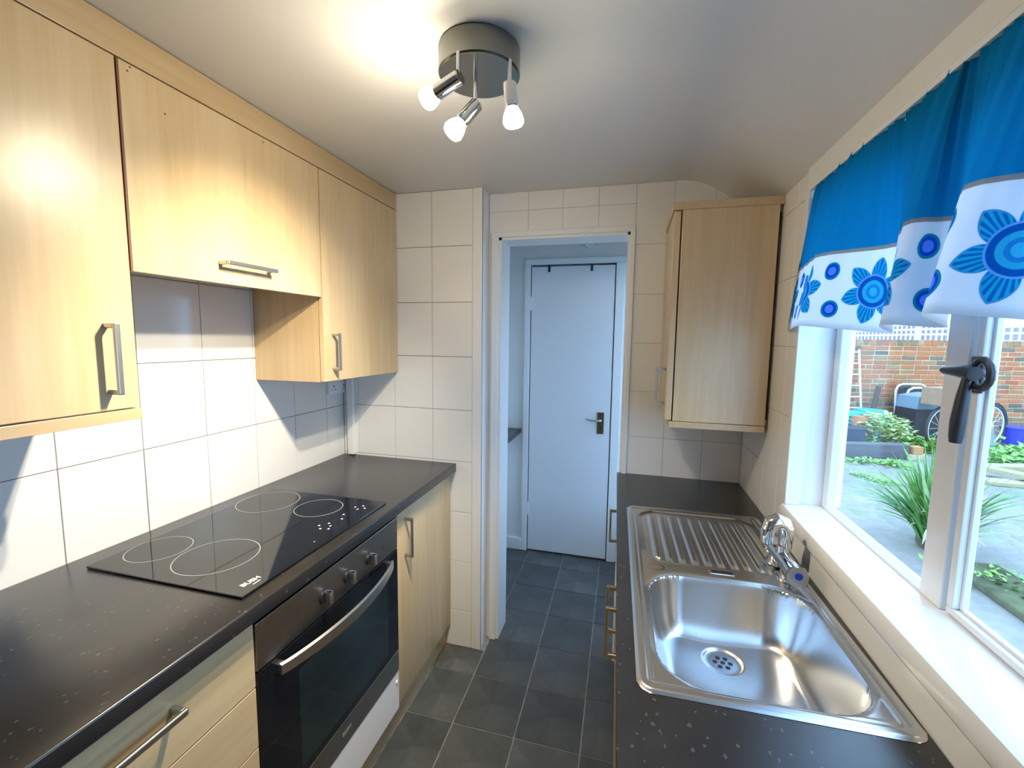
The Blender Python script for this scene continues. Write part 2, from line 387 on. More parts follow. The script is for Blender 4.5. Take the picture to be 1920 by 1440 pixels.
# opening sash nearest the camera, and the next one
for y0, y1, latch in ((.163, .909, True), (WY0+.01, .094, False)):
    b = box_bm((XW+.003, y1-.016, 1.0185), (.580, y1, 1.81), .003); box_bm((XW+.003, y0, 1.0185), (.580, y0+.016, 1.81), .003, bm=b)
    box_bm((XW+.003, y0, 1.0055), (.580, y1, 1.018), .003, bm=b); box_bm((XW+.003, y0, 1.811), (.580, y1, 1.848), .003, bm=b)
    s = part('sash', b, M['gloss'], t)
    b = box_bm((.5655, y1-.0215, 1.019), (.575, y1-.0155, 1.81), .0015); box_bm((.5655, y0+.016, 1.0175), (.575, y1-.022, 1.0235), .0015, bm=b)
    part('putty_bead', b, M['white'], s)
    part('pane', box_bm((.570, y0+.015, 1.0175), (.573, y1-.015, 1.812)), M['glass'], s)
    if latch:
        xb = XW+.003
        b = box_bm((xb-.006, .882, 1.395), (xb, .908, 1.455), .002)
        cyl_bm((xb, .893, 1.428), (xb-.030, .876, 1.430), .010, n=16, bm=b)
        sweep_bm([(xb-.026, .862, 1.428), (xb-.028, .875, 1.430), (xb-.030, .895, 1.430), (xb-.033, .920, 1.430), (xb-.034, .926, 1.430)], [.012, .012, .009, .0065, .004], 12, bm=b)
        sweep_bm([(xb-.020, .858+.019*math.cos(a), 1.428+.023*math.sin(a)) for a in [k*.42 for k in range(0, 15)]], .0055, 8, bm=b)
        sweep_bm([(xb-.028, .874, 1.424), (xb-.032, .872, 1.39), (xb-.034, .873, 1.35), (xb-.034, .874, 1.325), (xb-.034, .874, 1.314)], [.006, .009, .0105, .0095, .008], bm=b)
        part('latch', b, M['iron'], s, smooth=True, label='black iron window latch with hanging handle')
sill = Thing('window_sill', 'white gloss window board running along behind the sink', 'window sill', (.5, .5, WZ0))
b = prism_axis([(.447, .962), (.579, .962), (.579, 1.003), (.460, 1.003), (.450, .999), (.446, .990), (.446, .970)], WY0, WY1, 1)
part('board', b, M['gloss'], sill, smooth=True)

# ================================================================== handles
def handle_bm(c, axis, out, L, stand=.03, wdt=.011, th=.008, legs=.011):
    """bar handle centred at c on a front; axis = unit dir of the bar, out = outward dir"""
    c, a, o = Vector(c), Vector(axis), Vector(out); s = a.cross(o)
    b = bmesh.new()
    def bx(ca, co, la, lo, ls):
        q = bmesh.new(); bmesh.ops.create_cube(q, size=1)
        for v in q.verts: v.co = c+a*(ca+v.co.x*la)+o*(co+v.co.y*lo)+s*(v.co.z*ls)
        bmesh.ops.recalc_face_normals(q, faces=q.faces[:])
        bmesh.ops.bevel(q, geom=q.edges[:], offset=.0022, segments=2, affect='EDGES', profile=.5)
        merge(b, q)
    bx(0, stand, L, th, wdt)
    for e in (-1, 1): bx(e*(L/2-legs/2), (stand-th*.3)/2, legs, stand-th*.3, wdt*.9)
    return b

# ================================================================== left wall units
GW = 'beech wall units along the left wall'
def wall_unit(y0, y1, z0, label, zt=2.0418, lift=0.0):
    t = Thing('wall_cabinet', label, 'cabinet', ((XL+XC)/2, (y0+y1)/2, z0), group=GW)
    zb = z0+lift
    b = box_bm((XL+.002, y0+.001, zb), (XC-.021, y0+.018, zt)); box_bm((XL+.002, y1-.018, zb), (XC-.021, y1-.001, zt), bm=b)
    box_bm((XL+.002, y0+.018, zb+.003), (XC-.021, y1-.018, zb+.021), bm=b); box_bm((XL+.002, y0+.018, zt-.018), (XC-.021, y1-.018, zt), bm=b)
    box_bm((XL+.002, y0+.018, zb+.021), (XL+.008, y1-.018, zt-.018), bm=b)
    part('body', b, M['carcass'], t)
    d = part('door', box_bm((XC-.018, y0+.0015, z0+.002), (XC, y1-.0015, zt-.002), .0012), M['beech'], t)
    return t, d
t, d = wall_unit(.126, .7245, 1.3128, 'tall beech wall cabinet nearest the camera with vertical bar handle')
part('handle', handle_bm((XC, .668, 1.422), (0, 0, 1), (1, 0, 0), .148), M['nickel'], d, label='satin nickel bar handle')
part('pelmet', box_bm((XC-.022, .126, 1.288), (XC+.002, .7262, 1.3115), .001), M['beech_h'], t)
t, d = wall_unit(.7285, 1.3365, 1.6068, 'wide short beech wall cabinet above the hob with horizontal handle', lift=.042)
part('handle', handle_bm((XC, 1.022, 1.662), (0, 1, 0), (1, 0, 0), .168), M['nickel'], d, label='satin nickel bar handle')
for y, z in ((.7525, 2.034), (.747, 2.024), (.822, 1.973), (1.104, 2.027)):
    part('screw_hole', cyl_bm((XC-.002, y, z), (XC+.0004, y, z), .0022, n=10), M['beech_dark'], d)
part('edge_strip', box_bm((XC-.017, .7262, 1.609), (XC-.0004, .7298, 2.04)), M['beech_dark'], d)
t, d = wall_unit(1.3385, YP-.002, 1.310, 'beech wall cabinet against the tiled pier with vertical bar handle')
part('handle', handle_bm((XC, 1.388, 1.418), (0, 0, 1), (1, 0, 0), .135), M['nickel'], d, label='satin nickel bar handle')
solo('cornice', box_bm((XC-.10, .10, 2.0425), (XC+.001, YP-.001, ZCE-.002), .001), M['beech_h'], 'long beech filler board between wall cabinets and ceiling', 'cornice')
# socket + pipe cover
t = Thing('double_socket', 'white double power socket on the tiles under the far wall cabinet', 'socket', (XL, 1.808, 1.205))
part('plate', box_bm((XL, 1.735, 1.205), (XL+.012, 1.881, 1.291), .003), M['white'], t)
for y in (1.772, 1.845):
    b = box_bm((XL+.0118, y-.012, 1.222), (XL+.0124, y-.006, 1.226)); box_bm((XL+.0118, y+.006, 1.222), (XL+.0124, y+.012, 1.226), bm=b)
    box_bm((XL+.0118, y-.003, 1.236), (XL+.0124, y+.003, 1.245), bm=b); part('pin_holes', b, M['black'], t)
    part('switch', box_bm((XL+.011, y-.010, 1.262), (XL+.0145, y+.010, 1.280), .001), M['white'], t)
solo('pipe_cover', box_bm((-1.312, YP-.022, .902), (-1.278, YP-.001, 1.309), .003), M['white'], 'white vertical pipe cover in the tiled corner', 'pipe cover')

# worktop left
b = box_bm((XL+.001, -.35, .861), (XF, YP-.001, HW), .005, 3)
solo('worktop', b, M['worktop'], 'long charcoal speckled worktop under the hob on the left', 'worktop', smooth=True)
# hob
hx0, hx1, hy0, hy1, hz = -1.267, -.7945, .728, 1.3175, .9065
t = Thing('hob', 'black glass ceramic hob set in the left worktop', 'hob', ((hx0+hx1)/2, (hy0+hy1)/2, HW))
part('glass_top', box_bm((hx0, hy0, HW+.0006), (hx1, hy1, hz), .0015, 2), M['blackgloss'], t)
def ring_bm(cx, cy, z, r, wd=.0022, n=64):
    b = bmesh.new(); A = []; B = []
    for k in range(n):
        c, s = math.cos(k*2*math.pi/n), math.sin(k*2*math.pi/n)
        A.append((b.verts.new((cx+(r-wd)*c, cy+(r-wd)*s, z)), b.verts.new((cx+r*c, cy+r*s, z))))
    for k in range(n): b.faces.new((A[k][0], A[k][1], A[(k+1) % n][1], A[(k+1) % n][0]))
    bmesh.ops.recalc_face_normals(b, faces=b.faces[:])
    if b.faces[0].normal.z < 0: bmesh.ops.reverse_faces(b, faces=b.faces[:])
    return b
for cx, cy, r in ((-1.188, .845, .074), (-1.008, .857, .097), (-1.180, 1.205, .098), (-.979, 1.206, .076)):
    part('cooking_zone_ring', ring_bm(cx, cy, hz+.0003, r), M['mark'], t)
for k, (x, y) in enumerate(((-.884, 1.088), (-.866, 1.07), (-.850, 1.095), (-.866, 1.11), (-.842, 1.076), (-.866, 1.181), (-.85, 1.232), (-.868, 1.246), (-.848, 1.262), (-.832, 1.246), (-.85, 1.15), (-.826, .995))):
    part('touch_mark', cyl_bm((x, y, hz-.0002), (x, y, hz+.0003), .0035 if k != 11 else .0025, n=10), M['marktext'] if k < 11 else M['mark'], t)
text_part('logo', 'BUSH', .019, M['marktext'], t, (-.829, .784, hz+.0003), (.10, 1, 0), (-1, .10, 0), label='white printed logo reading BUSH', bold=.0006)
part('logo_underline', box_bm((-.8155, .776, hz), (-.8125, .796, hz+.0003)), M['marktext'], t)

# drawer unit
t = Thing('drawer_cabinet', 'beech drawer unit left of the oven with bar handles', 'cabinet', (-1.05, .44, .1))
y0, y1 = .138, .7385
part('body', box_bm((XL+.02, y0, .11), (XD-.02, y1, .858)), M['carcass'], t)
for z0, z1 in ((.692, .845), (.546, .689), (.33, .543), (.115, .327)):
    d = part('drawer', box_bm((XD-.018, y0+.0015, z0), (XD, y1-.0015, z1), .0012), M['beech_h'], t)
    part('handle', handle_bm((XD, .475, (z0+z1)/2+.028), (0, 1, 0), (1, 0, 0), .172, wdt=.013), M['nickel'], d, label='satin nickel bar handle')
t = Thing('drawer_cabinet', 'beech base unit beyond the near end of the left worktop', 'cabinet', (-1.05, -.1, .1)) if False else None
# oven
oy0, oy1 = .7425, 1.3605
t = Thing('oven', 'built-in electric oven with steel control panel and curved handle', 'oven', (-1.05, 1.05, .1))
part('body', box_bm((XL+.03, oy0+.01, .245), (XD-.012, oy1-.01, .835)), M['iron'], t)
cp = part('control_panel', box_bm((XD-.012, oy0, .7225), (XD+.001, oy1, .836), .002), M['steel_dk'], t)
for y in (.966, 1.072, 1.182):
    k = part('knob', cyl_bm((XD, y, .770), (XD+.007, y, .770), .019, .017, 28), M['black'], cp, smooth=True, label='black round knob with steel grip')
    part('knob_grip', box_bm((XD+.005, y-.0065, .752), (XD+.028, y+.0065, .790), .003), M['chrome'], k, smooth=True)
part('indicator_lamp', cyl_bm((XD, 1.262, .770), (XD+.0025, 1.262, .770), .003, n=12), M['black'], cp)
dr = part('oven_door', box_bm((XD-.012, oy0, .334), (XD+.001, oy1, .7185), .002), M['blackgloss'], t)
M['ovenglass'] = plain('dark_oven_window', (.012, .022, .022), .06, spec=.7)
part('window', box_bm((XD-.004, .865, .36), (XD+.0016, 1.29, .632), .0006), M['ovenglass'], dr)
hb = bmesh.new(); A = []
N = 28
for i in range(N+1):
    f = i/N; y = .765+(1.345-.765)*0+(.765+0)*0 if False else .792+f*(1.300-.792)
    o = .014+.042*math.sin(math.pi*f)**.8
    zc = .694; hgt = .015+.004*math.sin(math.pi*f)
    A.append([hb.verts.new((XD+o, y, zc+hgt)), hb.verts.new((XD+o+.006, y, zc+hgt*.8)), hb.verts.new((XD+o+.006, y, zc-hgt*.8)), hb.verts.new((XD+o, y, zc-hgt))])
for i in range(N):
    for k in range(4): hb.faces.new((A[i][k], A[i][(k+1) % 4], A[i+1][(k+1) % 4], A[i+1][k]))
hb.faces.new(A[0]); hb.faces.new(A[-1][::-1])
box_bm((XD-.001, .793, .684), (XD+.018, .809, .704), bm=hb); box_bm((XD-.001, 1.284, .684), (XD+.018, 1.300, .704), bm=hb)
bmesh.ops.recalc_face_normals(hb, faces=hb.faces[:])
part('handle', hb, M['steel'], dr, smooth=True, label='curved steel oven door handle')
tr = part('bottom_trim', box_bm((XD-.012, oy0, .252), (XD+.001, oy1, .332), .002), M['steel_dk'], t)
text_part('logo', 'BUSH', .017, M['mark'], tr, (XD+.0012, 1.05, .295), (0, 1, 0), (0, 0, 1), bold=.0004)
fp = part('filler_panel', box_bm((XD-.014, oy0, .100), (XD-.001, oy1, .250), .001), M['white'], t, label='white filler panel under the oven')
part('screw_cap', cyl_bm((XD-.002, 1.345, .215), (XD+.003, 1.345, .215), .006, n=14), M['white'], fp)
# base cabinet by the pier
t = Thing('base_cabinet', 'narrow beech base cabinet between the oven and the tiled pier', 'cabinet', (-1.05, 1.6, .1))
part('body', box_bm((XL+.02, 1.364, .11), (XD-.02, YP-.004, .858)), M['carcass'], t)
d = part('door', box_bm((XD-.018, 1.3635, .113), (XD, YP-.006, .845), .004, 3), M['beech'], t, smooth=True)
part('handle', handle_bm((XD, 1.416, .738), (0, 0, 1), (1, 0, 0), .150), M['nickel'], d, label='satin nickel bar handle')
solo('plinth', box_bm((-.823, -.3, .001), (-.806, YP-.003, .112), .001), M['beech_h'], 'beech kickboard under the left base units', 'plinth')

# ================================================================== right wall cabinet
ry0, ry1, rxf = 1.621, YE-.003, .153
t = Thing('wall_cabinet', 'pale beech wall cabinet in the far right corner beside the window', 'cabinet', (.3, 1.78, 1.17))
part('side_panel', box_bm((rxf, ry0, 1.194), (XR-.012, ry0+.018, 1.909), .001), M['beech'], t)
b = box_bm((rxf, ry0+.018, 1.194), (XR-.002, ry1, 1.212)); box_bm((rxf, ry0+.018, 1.891), (XR-.002, ry1, 1.909), bm=b); box_bm((rxf, ry1-.018, 1.212), (XR-.002, ry1, 1.891), bm=b)
part('body', b, M['carcass'], t)
d = part('door', box_bm((rxf-.026, ry0+.004, 1.196), (rxf-.004, ry1-.002, 1.907), .0015), M['beech'], t)
part('handle', handle_bm((rxf-.026, ry0+.048, 1.31), (0, 0, 1), (-1, 0, 0), .135), M['nickel'], d, label='satin nickel bar handle')
part('cornice', box_bm((rxf-.030, ry0-.004, 1.909), (XR-.001, ry1, 1.9345), .001), M['beech_h'], t)
part('pelmet', box_bm((rxf-.012, ry0-.003, 1.171), (XR-.013, ry1, 1.1925), .001), M['beech_h'], t)

# ================================================================== right run (slightly askew)
b = None
A_, B_ = R2W(-.022, 1.955-.0), (XR-.002, YE-.002)
A_ = (A_[0], YE-.002)
Cn = (XR-.002, -.3)
h00, h10, h11, h01 = R2W(.024, .724), R2W(.418, .724), R2W(.418, 1.545), R2W(.024, 1.545)
arc0 = R2W(-.022, .598)
arc = [(arc0[0]+.26*(1-math.cos(a)), arc0[1]-.26*math.sin(a)) for a in [k*math.pi/2/10 for k in range(11)]]
b = prism_bm([A_, B_, h11, h01], .855, HR); prism_bm([B_, Cn, h10, h11], .855, HR, bm=b)
prism_bm([Cn, (arc[-1][0], Cn[1])]+arc[::-1]+[h00, h10], .855, HR, bm=b); prism_bm([arc[0], A_, h01, h00], .855, HR, bm=b)
solo('worktop', b, M['worktop'], 'charcoal speckled worktop around the steel sink under the window', 'worktop')
def base_right(v0, v1, doors, label):
    t = Thing('base_cabinet', label, 'cabinet', (.2, (v0+v1)/2, .1), MR, 'base units under the sink worktop')
    bb = box_bm((.02, v0, .11), (.40, v0+.016, .852)); box_bm((.02, v1-.016, .11), (.40, v1, .852), bm=bb); box_bm((.02, v0+.016, .11), (.40, v1-.016, .126), bm=bb); box_bm((.39, v0+.016, .126), (.40, v1-.016, .852), bm=bb)
    part('body', bb, M['carcass'], t)
    for d0, d1, hv in doors:
        d = part('door', box_bm((-.006, d0+.0015, .113), (.014, d1-.0015, .846), .003), M['beech'], t)
        part('handle', handle_bm((-.006, hv, .735), (0, 0, 1), (-1, 0, 0), .135, stand=.036), M['brass'], d, label='aged nickel bar handle')
base_right(.60, 1.655, [(.60, 1.128, 1.083), (1.128, 1.655, 1.182)], 'double beech base cabinet under the sink with paired bar handles')
base_right(1.66, 1.925, [(1.66, 1.925, 1.745)], 'narrow beech base cabinet at the far end under the sink worktop')
solo('plinth', box_bm((.045, .50, .001), (.06, 1.92, .112), .001), M['beech_h'], 'beech kickboard under the sink base units', 'plinth', Mx=MR)

# sink --------------------------------------------------------------
def rrsd(u, v, u0, u1, v0, v1, r):
    qx = abs(u-(u0+u1)/2)-(u1-u0)/2+r; qy = abs(v-(v0+v1)/2)-(v1-v0)/2+r
    return math.hypot(max(qx, 0), max(qy, 0))+min(max(qx, qy), 0)-r
def sst(a, b, x):
    x = min(max((x-a)/(b-a), 0), 1); return x*x*(3-2*x)
SU0, SU1, SV0, SV1 = .0111, .4299, .7107, 1.5573
DRU, DRV = .215, 1.012
def sink_z(u, v):
    d = rrsd(u, v, SU0, SU1, SV0, SV1, .028)
    z = HR+.0052
    z -= .0045*(1-sst(0, .006, -d))
    z -= .0030*sst(.016, .022, -d)                       # step inside the rim
    z += .0016*math.exp(-((d+.026)/.0035)**2)
    db = rrsd(u, v, .052, .396, .742, 1.112, .088)
    if db < .012:
        z -= .004*sst(.012, 0, db)
        if db < 0:
            x = min(-db/.055, 1); dep = .125*(1-(1-x)**2.6)
            rd = math.hypot(u-DRU, v-DRV)
            z -= dep+.010*sst(.16, .0, rd)
            if rd < .044: z -= .004*sst(.044, .036, rd)
    dd = rrsd(u, v, .050, .398, 1.172, 1.528, .07)
    if dd < .01:
        z -= .0045*sst(.008, -.008, dd)
        if dd < -.012:
            lo = .085; pit = .0315; k = (u-lo)/pit; i = round(k)
            if 0 <= i <= 9:
                x = abs(k-i)*pit
                e = sst(1.178, 1.20, v)*sst(1.515, 1.46, v)
                z += .0042*e*max(0, 1-(x/.0085)**2)**.5 if x < .0085 else 0
    return z
def sink():
    t = Thing('sink', 'stainless steel sink with ribbed drainer set in the right worktop', 'sink', (.22, 1.13, HR), MR)
    nu, nv = 190, 372; b = bmesh.new(); g = []
    for i in range(nu+1):
        u = SU0+(SU1-SU0)*i/nu
        row = []
        for j in range(nv+1):
            v = SV0+(SV1-SV0)*j/nv; row.append(b.verts.new((u, v, sink_z(u, v))) if rrsd(u, v, SU0, SU1, SV0, SV1, .028) < .0012 else None)
        g.append(row)
    for i in range(nu):
        for j in range(nv):
            q = [g[i][j], g[i+1][j], g[i+1][j+1], g[i][j+1]]
            q = [x for x in q if x is not None]
            if len(q) >= 3: b.faces.new(q)
    o = part('basin', b, M['sink'], t, smooth=True)
    zd = sink_z(DRU+.02, DRV)
    wb = cyl_bm((DRU, DRV, zd-.003), (DRU, DRV, zd+.0005), .036, .034, 40)
    wp = part('drain', wb, M['chrome'], t, smooth=True, label='round chrome drain strainer')
    for k in range(7):
        a = k*math.pi/3; rr = 0 if k == 6 else .016
        part('drain_hole', cyl_bm((DRU+rr*math.cos(a), DRV+rr*math.sin(a), zd), (DRU+rr*math.cos(a), DRV+rr*math.sin(a), zd+.0009), .0052, n=14), M['black'], wp)
    zo = sink_z(.24, 1.146)
    ov = part('overflow', box_bm((.205, 1.139, zo-.001), (.262, 1.157, zo+.0015), .0012), M['chrome'], t)
    for k in range(4): part('slot', box_bm((.212+k*.012, 1.142, zo+.0012), (.219+k*.012, 1.154, zo+.0018)), M['black'], ov)
    zz = sink_z(.075, 1.14)
    q = ring_bm(0, 0, 0, .022, .003, 40)
    for vv in q.verts: vv.co = Vector((.075+vv.co.x*1.0, 1.139+vv.co.y*.75, zz+.0008))
    em = part('embossed_badge', q, M['chrome'], t)
sink()
# tap ---------------------------------------------------------------
def tap():
    bx, by, z0 = .385, 1.200, HR+.004
    t = Thing('mixer_tap', 'chrome mixer tap with stubby spout behind the sink', 'tap', (bx, by, z0), MR)
    v0, v1 = by-.098, by+.085
    zb = z0+.034
    b = cyl_bm((bx, v0+.03, zb), (bx, v1-.028, zb), .0195, n=32)
    for vv in (by-.045, by+.04): cyl_bm((bx, vv, z0), (bx, vv, zb), .020, .017, 28, bm=b); cyl_bm((bx, vv, z0-.001), (bx, vv, z0+.006), .026, .025, 28, bm=b)
    bd = part('body', b, M['chrome'], t, smooth=True)
    h = part('cold_handle', cyl_bm((bx, v0+.034, zb), (bx, v0, zb), .024, .026, 10, bev=.003), M['chrome'], t, smooth=True)
    part('face', cyl_bm((bx, v0, zb), (bx, v0-.001, zb), .0235, n=28), M['steel'], h)
    part('cold_cap', cyl_bm((bx+.002, v0-.001, zb+.002), (bx+.002, v0-.0025, zb+.002), .0085, n=20), M['blue_dot'], h, label='blue cold tap marker')
    h = part('hot_handle', cyl_bm((bx, v1-.034, zb), (bx, v1, zb), .024, .026, 10, bev=.003), M['chrome'], t, smooth=True)
    nk = part('neck', cyl_bm((bx, by, zb+.012), (bx, by, zb+.032), .0165, .015, 28), M['chrome'], t, smooth=True)
    pts = [(bx+.004, by, zb+.028), (bx+.004, by, zb+.055), (bx+.003, by, zb+.074), (bx-.004, by-.001, zb+.088), (bx-.018, by-.003, zb+.093), (bx-.031, by-.004, zb+.086), (bx-.036, by-.005, zb+.070), (bx-.036, by-.005, zb+.040)]
    sp = sweep_bm(pts, [.0150, .0165, .0185, .0200, .0205, .0205, .0200, .0195], 24)
    part('spout', sp, M['chrome'], t, smooth=True)
    part('spout_outlet', cyl_bm((bx-.036, by-.005, zb+.0393), (bx-.036, by-.005, zb+.042), .015, n=24), M['black'], t)
tap()

# ================================================================== ceiling light
def lamp():
    cx, cy = -.350, 1.0
    t = Thing('ceiling_spotlight', 'polished steel round ceiling light with three lit bulbs', 'ceiling light', (cx, cy, ZCE))
    b = cyl_bm((cx, cy, 2.056), (cx, cy, ZCE), .091, .091, 64, bev=.004)
    part('base', b, M['lampsteel'], t, smooth=True)
    spots = (((-.364, .908), 2.008, (-.434, .928, 1.990)), ((-.348, .968), 1.980, (-.382, .943, 1.928)), ((-.268, .958), 2.006, (-.261, .962, 1.947)))
    aims = ((-1.30, 1.12, .98), (-1.15, .95, .75), (-.12, 1.1, .5)); pw = (1.0, .95, .75)
    for q, ((x, y), ze, bl) in enumerate(spots):
        e = Vector((x, y, ze)); bl = Vector(bl); d = (bl-e).normalized()
        arm = part('arm', cyl_bm((x, y, ze-.003), (x, y, 2.058), .0042, n=14), M['chrome'], t, smooth=True)
        p0 = e+d*-.006; p1 = bl-d*.016
        hd = part('lamp_holder', cyl_bm(p0, p1, .0150, .0155, 28, bev=.002), M['chrome'], t, smooth=True)
        ld = bpy.data.lights.new('bulb_light', 'SPOT'); ld.energy = SPOT*pw[q]; ld.color = (1.0, .88, .66); ld.shadow_soft_size = .012
        ld.spot_size = math.radians(98); ld.spot_blend = 1.0
        lo = bpy.data.objects.new('bulb_light', ld); COL.objects.link(lo); lo.parent = t.o
        ad = (Vector(aims[q])-bl).normalized(); lo.rotation_euler = ad.to_track_quat('-Z', 'Y').to_euler(); lo.location = bl+ad*.032-t.base
        n = 8; pts = []; rs = []
        for k in range(n+1):
            f = k/n
            pts.append(bl+d*(-.016+.040*f)); rs.append(max(.0015, .0135+.0085*math.sin(min(1, f*1.6)*math.pi/2)) if f < .75 else .022*math.sqrt(max(0.004, 1-((f-.75)/.26)**2)))
        bb = sweep_bm(pts, rs, 12)
        for f_ in bb.faces: f_.material_index = 0 if (f_.calc_center_median()-bl).dot(d) > .010 else 1
        part('bulb', bb, [M['bulb'], M['bulb_back']], hd, smooth=True, label='frosted bulb glowing warm white')
lamp()

# ================================================================== curtain valance
def curtain_mat():
    m, nt, b = newmat('blue_flower_curtain'); out = nt.nodes['Material Output']
    uv = nt.nodes.new('ShaderNodeUVMap'); uv.uv_map = 'UVMap'; sp = nt.nodes.new('ShaderNodeSeparateXYZ'); nt.links.new(uv.outputs[0], sp.inputs[0])
    U, V = S(nt, sp.outputs[0]), S(nt, sp.outputs[1])
    P = .19
    pu = (U/P).op('FRACT')*P-(P/2); pv = V-.082                      # flower centre at P/2
    r = (pu*pu+pv*pv).op('SQRT'); a = pv.op('ARCTAN2', pu)
    f = (a*(6/(2*math.pi))+.25).op('FRACT')
    tri = (f-.5).op('ABSOLUTE')*2                                    # 0 at petal axis .. 1 between
    rad = (tri*-1+1).op('POWER', .55)*.042+.027
    petal = r.lt(rad); inner = r.lt(rad-.0035)
    strp = ((a*(42/(2*math.pi))).op('FRACT')).lt(.5)
    white = (.83, .86, .90)
    pet = mixc(nt, strp, (.01, .29, .62), (.04, .58, .74)); pet = mixc(nt, inner, (.12, .48, .72), pet)
    k = mixc(nt, petal, white, pet)
    k = mixc(nt, r.lt(.0345), k, (.30, .55, .85)); k = mixc(nt, r.lt(.0315), k, (.01, .24, .58))
    k = mixc(nt, r.lt(.023), k, (.08, .58, .76)); k = mixc(nt, r.lt(.015), k, (.04, .40, .70)); k = mixc(nt, r.lt(.009), k, (.10, .60, .78))
    cu = ((U/P+.5).op('FRACT'))*P-(P/2)
    for cv, off in ((.043, .006), (.127, -.006)):
        dr = ((cu-off)*(cu-off)+(V-cv)*(V-cv)).op('SQRT')
        k = mixc(nt, dr.lt(.0195), k, (.02, .42, .52)); k = mixc(nt, dr.lt(.0150), k, (.01, .17, .66)); k = mixc(nt, dr.lt(.0095), k, (.22, .42, .88))
    seam = V.gt(.164)*V.lt(.171)
    k = mixc(nt, V.gt(.1655), k, (.003, .37, .60)); k = mixc(nt, seam, k, (.45, .43, .42))
    nt.links.new(k.k, b.inputs['Base Color']); b.inputs['Roughness'].default_value = .8; b.inputs['Specular IOR Level'].default_value = .15
    tr = nt.nodes.new('ShaderNodeBsdfTranslucent'); nt.links.new(k.k, tr.inputs[0])
    mx = nt.nodes.new('ShaderNodeMixShader'); mx.inputs[0].default_value = .68
    nt.links.new(b.outputs[0], mx.inputs[1]); nt.links.new(tr.outputs[0], mx.inputs[2]); nt.links.new(mx.outputs[0], out.inputs[0])
    return m
M['curtain'] = curtain_mat()
def curtain():
    # plan of the hem from the far end towards the camera: (y, x)
    key = [(1.49, .450), (1.40, .432), (1.30, .410), (1.25, .402), (1.20, .428), (1.13, .490), (1.095, .512), (1.06, .508), (.98, .452), (.925, .424), (.905, .438), (.898, .480), (.885, .495), (.86, .480), (.79, .415), (.748, .394), (.725, .412), (.695, .462), (.675, .475), (.64, .455), (.57, .40), (.54, .385), (.50, .42), (.46, .47), (.44, .472), (.36, .40), (.32, .385), (.26, .45), (.22, .47), (.14, .40), (.08, .39), (.02, .45), (-.06, .46), (-.16, .40), (-.28, .44), (-.4, .43)]
    pts = []
    def cr(p0, p1, p2, p3, t): return tuple(.5*((2*p1[i])+(-p0[i]+p2[i])*t+(2*p0[i]-5*p1[i]+4*p2[i]-p3[i])*t*t+(-p0[i]+3*p1[i]-3*p2[i]+p3[i])*t**3) for i in (0, 1))
    for i in range(len(key)-1):
        p0, p1, p2, p3 = key[max(i-1, 0)], key[i], key[i+1], key[min(i+2, len(key)-1)]
        for k in range(8): pts.append(cr(p0, p1, p2, p3, k/8))
    pts.append(key[-1]); n = len(pts)
    L = [0]
    for i in range(1, n): L.append(L[-1]+math.hypot(pts[i][0]-pts[i-1][0], pts[i][1]-pts[i-1][1]))
    z0, z1, rows = 1.507, 1.893, 22
    me = bpy.data.meshes.new('valance'); vs = []; uvs = []
    ys0, ys1 = 1.395, -.4
    for i in range(n):
        f = L[i]/L[-1]; ytop = ys0+(ys1-ys0)*((pts[0][0]-pts[i][0])/(pts[0][0]-pts[-1][0]))
        for j in range(rows+1):
            h = j/rows; k = (1-h)**.75                                 # 1 at the hem
            y = pts[i][0]*k+ytop*(1-k)
            gath = .0035*math.sin(L[i]*210)*(h**1.5)+.003*math.sin(L[i]*97+1)*(h)
            x = .462+(pts[i][1]-.462)*k+gath
            dz = .004*math.sin(L[i]*9)*(1-h)+.006*(.44-pts[i][1])/.05*(1-h)
            vs.append((x, y, z0+(z1-z0)*h+dz)); uvs.append((L[i]-.12+.76, (z1-z0)*h))
    fs = [(i*(rows+1)+j, (i+1)*(rows+1)+j, (i+1)*(rows+1)+j+1, i*(rows+1)+j+1) for i in range(n-1) for j in range(rows)]
    c = Vector((.44, .5, 1.7))
    me.from_pydata([tuple(Vector(v)-c) for v in vs], [], fs); me.materials.append(M['curtain'])
    ul = me.uv_layers.new(name='UVMap')
    for p in me.polygons:
        p.use_smooth = True
        for li in p.loop_indices: ul.data[li].uv = uvs[me.loops[li].vertex_index]
    o = bpy.data.objects.new('curtain_valance', me); COL.objects.link(o); o.location = c
    sd = o.modifiers.new('thickness', 'SOLIDIFY'); sd.thickness = .0008
    tag(o, 'gathered blue curtain valance with white flowered border across the window', 'curtain')
curtain()
t = Thing('curtain_rail', 'thin white curtain wire along the top of the window', 'curtain rail', (.46, .5, 1.88))
part('rail', cyl_bm((.474, -.42, 1.886), (.474, 1.405, 1.886), .004, n=10), M['white'], t)
part('batten', box_bm((.470, -.44, 1.8805), (.484, 1.408, 1.8855), .001), M['white'], t)

